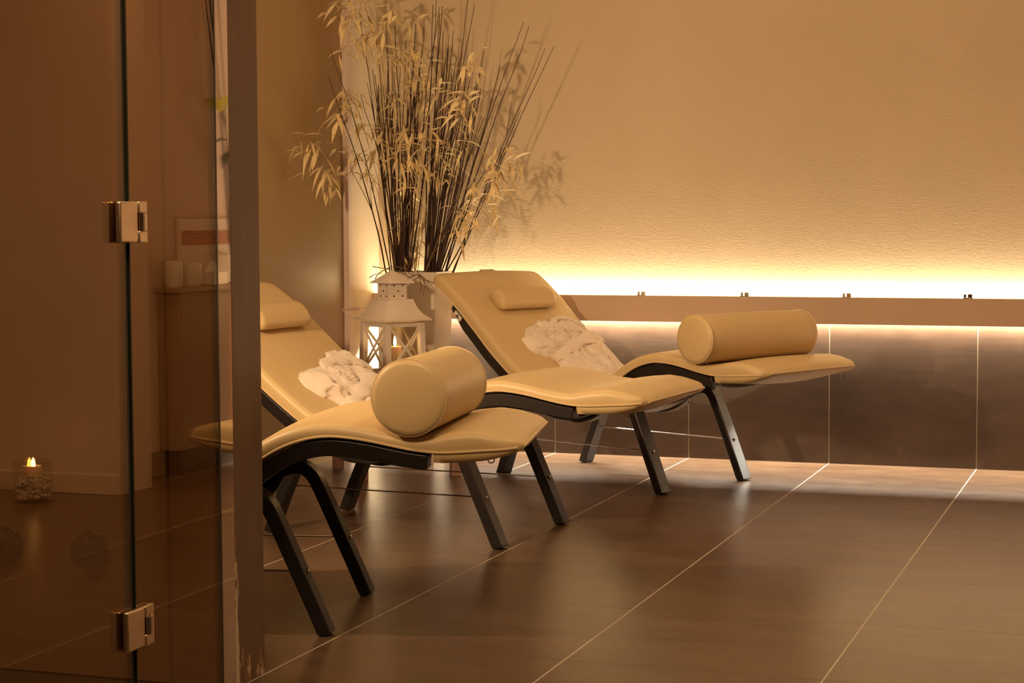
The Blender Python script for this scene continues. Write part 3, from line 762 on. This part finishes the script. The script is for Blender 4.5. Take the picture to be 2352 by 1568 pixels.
# ------------------------------------------------------------------ glass partition and door
gt=thing('glass_panel','fixed bronze-tinted glass pane between the steel-hinged door and the brown door lining','glass panel',(.60,-4.19,0))
MB().box((-.008,-.350,.004),(0,-.002,2.35)).build('pane',M['glass'],gt,smooth=False)
MB().box((-.0095,-.3535,.004),(.0005,-.350,2.35)).build('polished_edge',M['glass_edge'],gt,smooth=False)
MB().box((-.0095,-.002,.004),(.0005,.004,2.35)).build('polished_edge',M['glass_edge'],gt,smooth=False)
st=MB().box((-.012,.004,0),(.0005,.0595,2.4)).build('steel_channel',M['chrome'],gt,smooth=False)
dr=thing('door_1','bronze-tinted glass door leaf at the left edge, hung on steel hinges','glass door',(.60,-4.552,0))
dr['kind']='structure'
del dr['category']; 
MB().box((-.008,-.85,.008),(0,-.008,2.33)).build('pane',M['glass'],dr,smooth=False)
MB().box((-.0095,-.008,.008),(.0005,-.0045,2.33)).build('polished_edge',M['glass_edge'],dr,smooth=False)
MB().box((-.0085,-.0005,.0),(-.004,.0045,2.35)).build('seal',M['dark'],gt,smooth=False).location=(0,-.362+.002,0)
def hinge(z,label):
    h_=thing('door_hinge',label,'hinge',(.60,-4.548,z),0,'steel glass-door hinges')
    # leaf on the door side (left), knuckle in the middle, leaf on the fixed pane side
    for sx in (1,):
        pr=[]
        MB().box((.001,-.048,-.040),(.014,.018,.040)).build('door_leaf',M['hinge'],h_,bevel=.004,seg=3)
        MB().box((-.022,-.048,-.040),(-.009,.018,.040)).build('back_leaf',M['hinge'],h_,bevel=.004,seg=3)
        mt=Matrix.Translation(Vector((.013,.030,-.0165)))
        MB().lathe([(.0085,0),(.0085,.033)],20,mat=mt).build('knuckle',M['steel'],h_,angle=40)
        MB().box((.002,.018,-.040),(.016,.030,-.0175)).box((.002,.018,.0175),(.016,.030,.040)).build('knuckle_block',M['hinge'],h_,bevel=.002)
        MB().box((.001,.030,-.040),(.012,.055,-.018)).box((.001,.030,.018),(.012,.055,.040)).box((.001,.041,-.018),(.012,.055,.018)).build('pane_leaf',M['hinge'],h_,bevel=.0015)
hinge(1.016,'upper polished steel hinge joining the two glass panes')
hinge(.222,'lower polished steel hinge joining the two glass panes near the floor')
# valves on the wet-room wall behind the glass
def valve(x,label):
    V=thing('shower_valve',label,'valve',(x,-4.14,.288),0,'round valves on the wet room wall')
    R=Matrix.Rotation(PI/2,4,'X')
    MB().lathe([(.043,0),(.043,.004),(.040,.006)],36,mat=R).build('rosette',M['valve'],V,angle=40)
    MB().lathe([(.035,.005),(.036,.030),(.034,.036),(.031,.038)],36,mat=R).build('knob',M['valve'],V,angle=40)
    MB().box((-.016,-.0395,-.007),(.016,-.037,.007)).build('slot',M['dark'],V,smooth=False)
valve(.249,'round dark bronze valve with a slot, behind the glass door'); valve(.028,'round dark bronze valve cut by the left photo edge, behind the glass door')

# ------------------------------------------------------------------ things by the right wall (they show as reflections in the glass)
cb=thing('console_cabinet','low brown console cabinet against the right wall','cabinet',(2.40,-.75,0))
MB().box((-.0,-.42,.10),(.099,.42,.735)).build('body',M['cabinet'],cb,smooth=False,bevel=.003)
MB().box((-.02,-.45,.735),(.099,.45,.757)).build('top',M['cabinet'],cb,smooth=False,bevel=.003)
MB().box((-.004,-.41,.12),(0,-.003,.72)).build('door',M['cabinet'],cb,smooth=False,bevel=.0015)
MB().box((-.004,.003,.12),(0,.41,.72)).build('door',M['lit_wood'],cb,smooth=False,bevel=.0015)
MB().box((.01,-.40,0),(.09,.40,.10)).build('plinth',M['darkcab'],cb,smooth=False)
def mug(loc,r,hh,label,lip=False):
    o=thing('jug',label,'jug',loc,0)
    MB().lathe([(r*.85,0),(r,.01),(r,hh),(r*.93,hh),(r*.9,.012)],26).build('body',M['ceramic'],o)
    MB().tube([(0,r*.95,hh*.85),(0,r*1.55,hh*.75),(0,r*1.6,hh*.35),(0,r*.95,hh*.2)],.006,8).build('handle',M['ceramic'],o)
mug((2.44,-1.14,.757),.038,.105,'slim white jug at the near end of the console cabinet')
mug((2.44,-1.00,.757),.045,.095,'wide white jug beside the poster on the console cabinet')
bx=thing('tissue_box','pale tissue box with a tissue pulled out on the console cabinet','tissue box',(2.44,-.82,.757))
MB().box((-.045,-.06,0),(.045,.06,.055)).build('box',M['ceramic'],bx,bevel=.004)
mt=MB(); rings=[]
for k in range(7):
    q=k/6; rings.append([Vector((math.cos(a)*(.022*(1-q)+.006),math.sin(a)*(.035*(1-.6*q)),.055+.045*q)) for a in [2*PI*j/12 for j in range(12)]])
MB().loft(rings).build('tissue',M['tissue'],bx)
ps=thing('poster_board','white poster board with a reddish picture band leaning on the right wall','poster',(2.478,-.80,.757))
MB().box((0,-.215,0),(.018,.255,.275)).build('board',M['paper'],ps,smooth=False,bevel=.001)
MB().box((-.0015,-.20,.165),(0,.24,.225)).build('picture',M['print_red'],ps,smooth=False)
orc=thing('orchid','potted yellow-green orchid with bare branches on the console cabinet','orchid',(2.44,-.66,.757))
MB().lathe([(.045,0),(.06,.01),(.068,.12),(.062,.12),(.055,.02)],24).build('pot',M['ceramic'],orc)
m=MB(); m.tube(catmull([(0,0,.1),(-.02,-.03,.35),(-.02,-.05,.60),(-.02,-.10,.75)],20),.004,6)
for dx,dy in ((-.02,-.14),(.01,-.22),(-.01,.04),(0,-.19)):
    m.tube(catmull([(0,0,.1),(dx*.5,dy*.3,.7),(dx,dy,1.4)],14),.0028,5)
m.build('stem',M['twig'],orc)
m=MB()
for (y,z) in ((-.11,.74),(-.15,.76),(-.06,.765),(-.19,.745)):
    for k in range(5):
        a=2*PI*k/5+y*9; leaf(m,Vector((-.02,y,z)),Vector((-.25,math.cos(a),math.sin(a)*.7)),.038,.03,.1)
m.build('flowers',M['orchid'],orc,angle=70)
m=MB(); leaf(m,Vector((-.02,-.05,.60)),Vector((0,-1,.05)),.12,.035,.2); leaf(m,Vector((-.02,-.01,.56)),Vector((0,-.6,-.35)),.10,.06,.3); m.build('leaves',M['leafg'],orc)
# candle jar on the floor
cj=thing('candle_jar','glass jar on the floor filled with white pebbles around a candle','candle jar',(2.59,-1.92,0))
MB().lathe([(.068,0),(.072,.004),(.072,.150),(.069,.150),(.069,.008)],36).build('glass',M['clear'],cj)
m=MB(); r=random.Random(5)
for _ in range(300):
    a=r.uniform(0,2*PI); rr=.060*math.sqrt(r.random()); z=r.uniform(.015,.085); s=r.uniform(.006,.010)
    m.lathe([(s*.35,-s*.8),(s*.85,-s*.45),(s,0),(s*.85,s*.45),(s*.35,s*.8)],10,c=(rr*math.cos(a),rr*math.sin(a),z))
pb=m.build('pebbles',M['pebble'],cj,angle=80); pb['kind']='stuff'
MB().lathe([(.029,.09),(.030,.125),(.028,.130),(.020,.122),(.001,.120)],24).build('candle',M['wax'],cj)
MB().lathe([(.0008,0),(.0085,.008),(.0085,.014),(.005,.026),(.0006,.038)],14,c=(0,0,.122)).build('flame',M['flame'],cj)

# ------------------------------------------------------------------ light
def area(name,loc,target,sx,sy,power,col,spread=180):
    l=bpy.data.lights.new(name,'AREA'); l.shape='RECTANGLE'; l.size=sx; l.size_y=sy; l.energy=power; l.color=col; l.spread=math.radians(spread)
    o=bpy.data.objects.new(name,l); COL.objects.link(o); o.location=loc
    d=(Vector(target)-Vector(loc)).normalized(); o.rotation_euler=d.to_track_quat('-Z','Y').to_euler(); return o
def spot(name,loc,target,power,col,angle,blend=.6,rad=.05):
    l=bpy.data.lights.new(name,'SPOT'); l.energy=power; l.color=col; l.spot_size=math.radians(angle); l.spot_blend=blend; l.shadow_soft_size=rad
    o=bpy.data.objects.new(name,l); COL.objects.link(o); o.location=loc
    d=(Vector(target)-Vector(loc)).normalized(); o.rotation_euler=d.to_track_quat('-Z','Y').to_euler(); return o
def point(name,loc,power,col,rad=.02):
    l=bpy.data.lights.new(name,'POINT'); l.energy=power; l.color=col; l.shadow_soft_size=rad
    o=bpy.data.objects.new(name,l); COL.objects.link(o); o.location=loc; return o
LEDC=(1,.86,.60); WARM=(1,.68,.39)
W2=XR-XL-.04; XM=(XR+XL)/2
lu=area('ledge_light_up',(XM,-.030,.692),(XM,-.026,1.6),W2,.012,15,LEDC)
ld=area('ledge_light_down',(XM,-.021,.616),(XM,-.023,0),W2,.010,108,(1,.91,.76))
# wall lamp on the lounge side of the front wall, ceiling downlights
wl=area('wall_lamp',(-.15,-3.93,1.30),(.1,0,1.25),.08,.08,38,WARM,170)
dl=[]
area('hall_fill_light',(1.15,-5.7,2.68),(.6,-2.6,.6),.9,.9,46,WARM,150)  # unseen fill, added to brighten the faces turned towards the camera
for (x,y,p_) in ((.3,-1.3,5),(1.9,-2.0,14),(1.9,-3.6,14),(3.3,-3.2,15)):
    dl.append(spot('ceiling_downlight',(x,y,ZC-.03),(x,y,0),p_*3,WARM,120,.9,.06))
point('candle_glow',(lc.x+.012,lc.y-.006,.530),.6,(1,.55,.2),.006)
point('jar_candle_glow',(2.59,-1.92,.145),.5,(1,.55,.2),.006)
area('wet_room_fill',(-.3,-6.4,2.6),(-.1,-4.6,.8),.5,.5,20,WARM)  # unseen fill, added so the wall and valves behind the glass show up
wd=bpy.data.worlds.new('world'); SC.world=wd; wd.use_nodes=True
wd.node_tree.nodes['Background'].inputs['Color'].default_value=(1,.7,.4,1); wd.node_tree.nodes['Background'].inputs['Strength'].default_value=.02
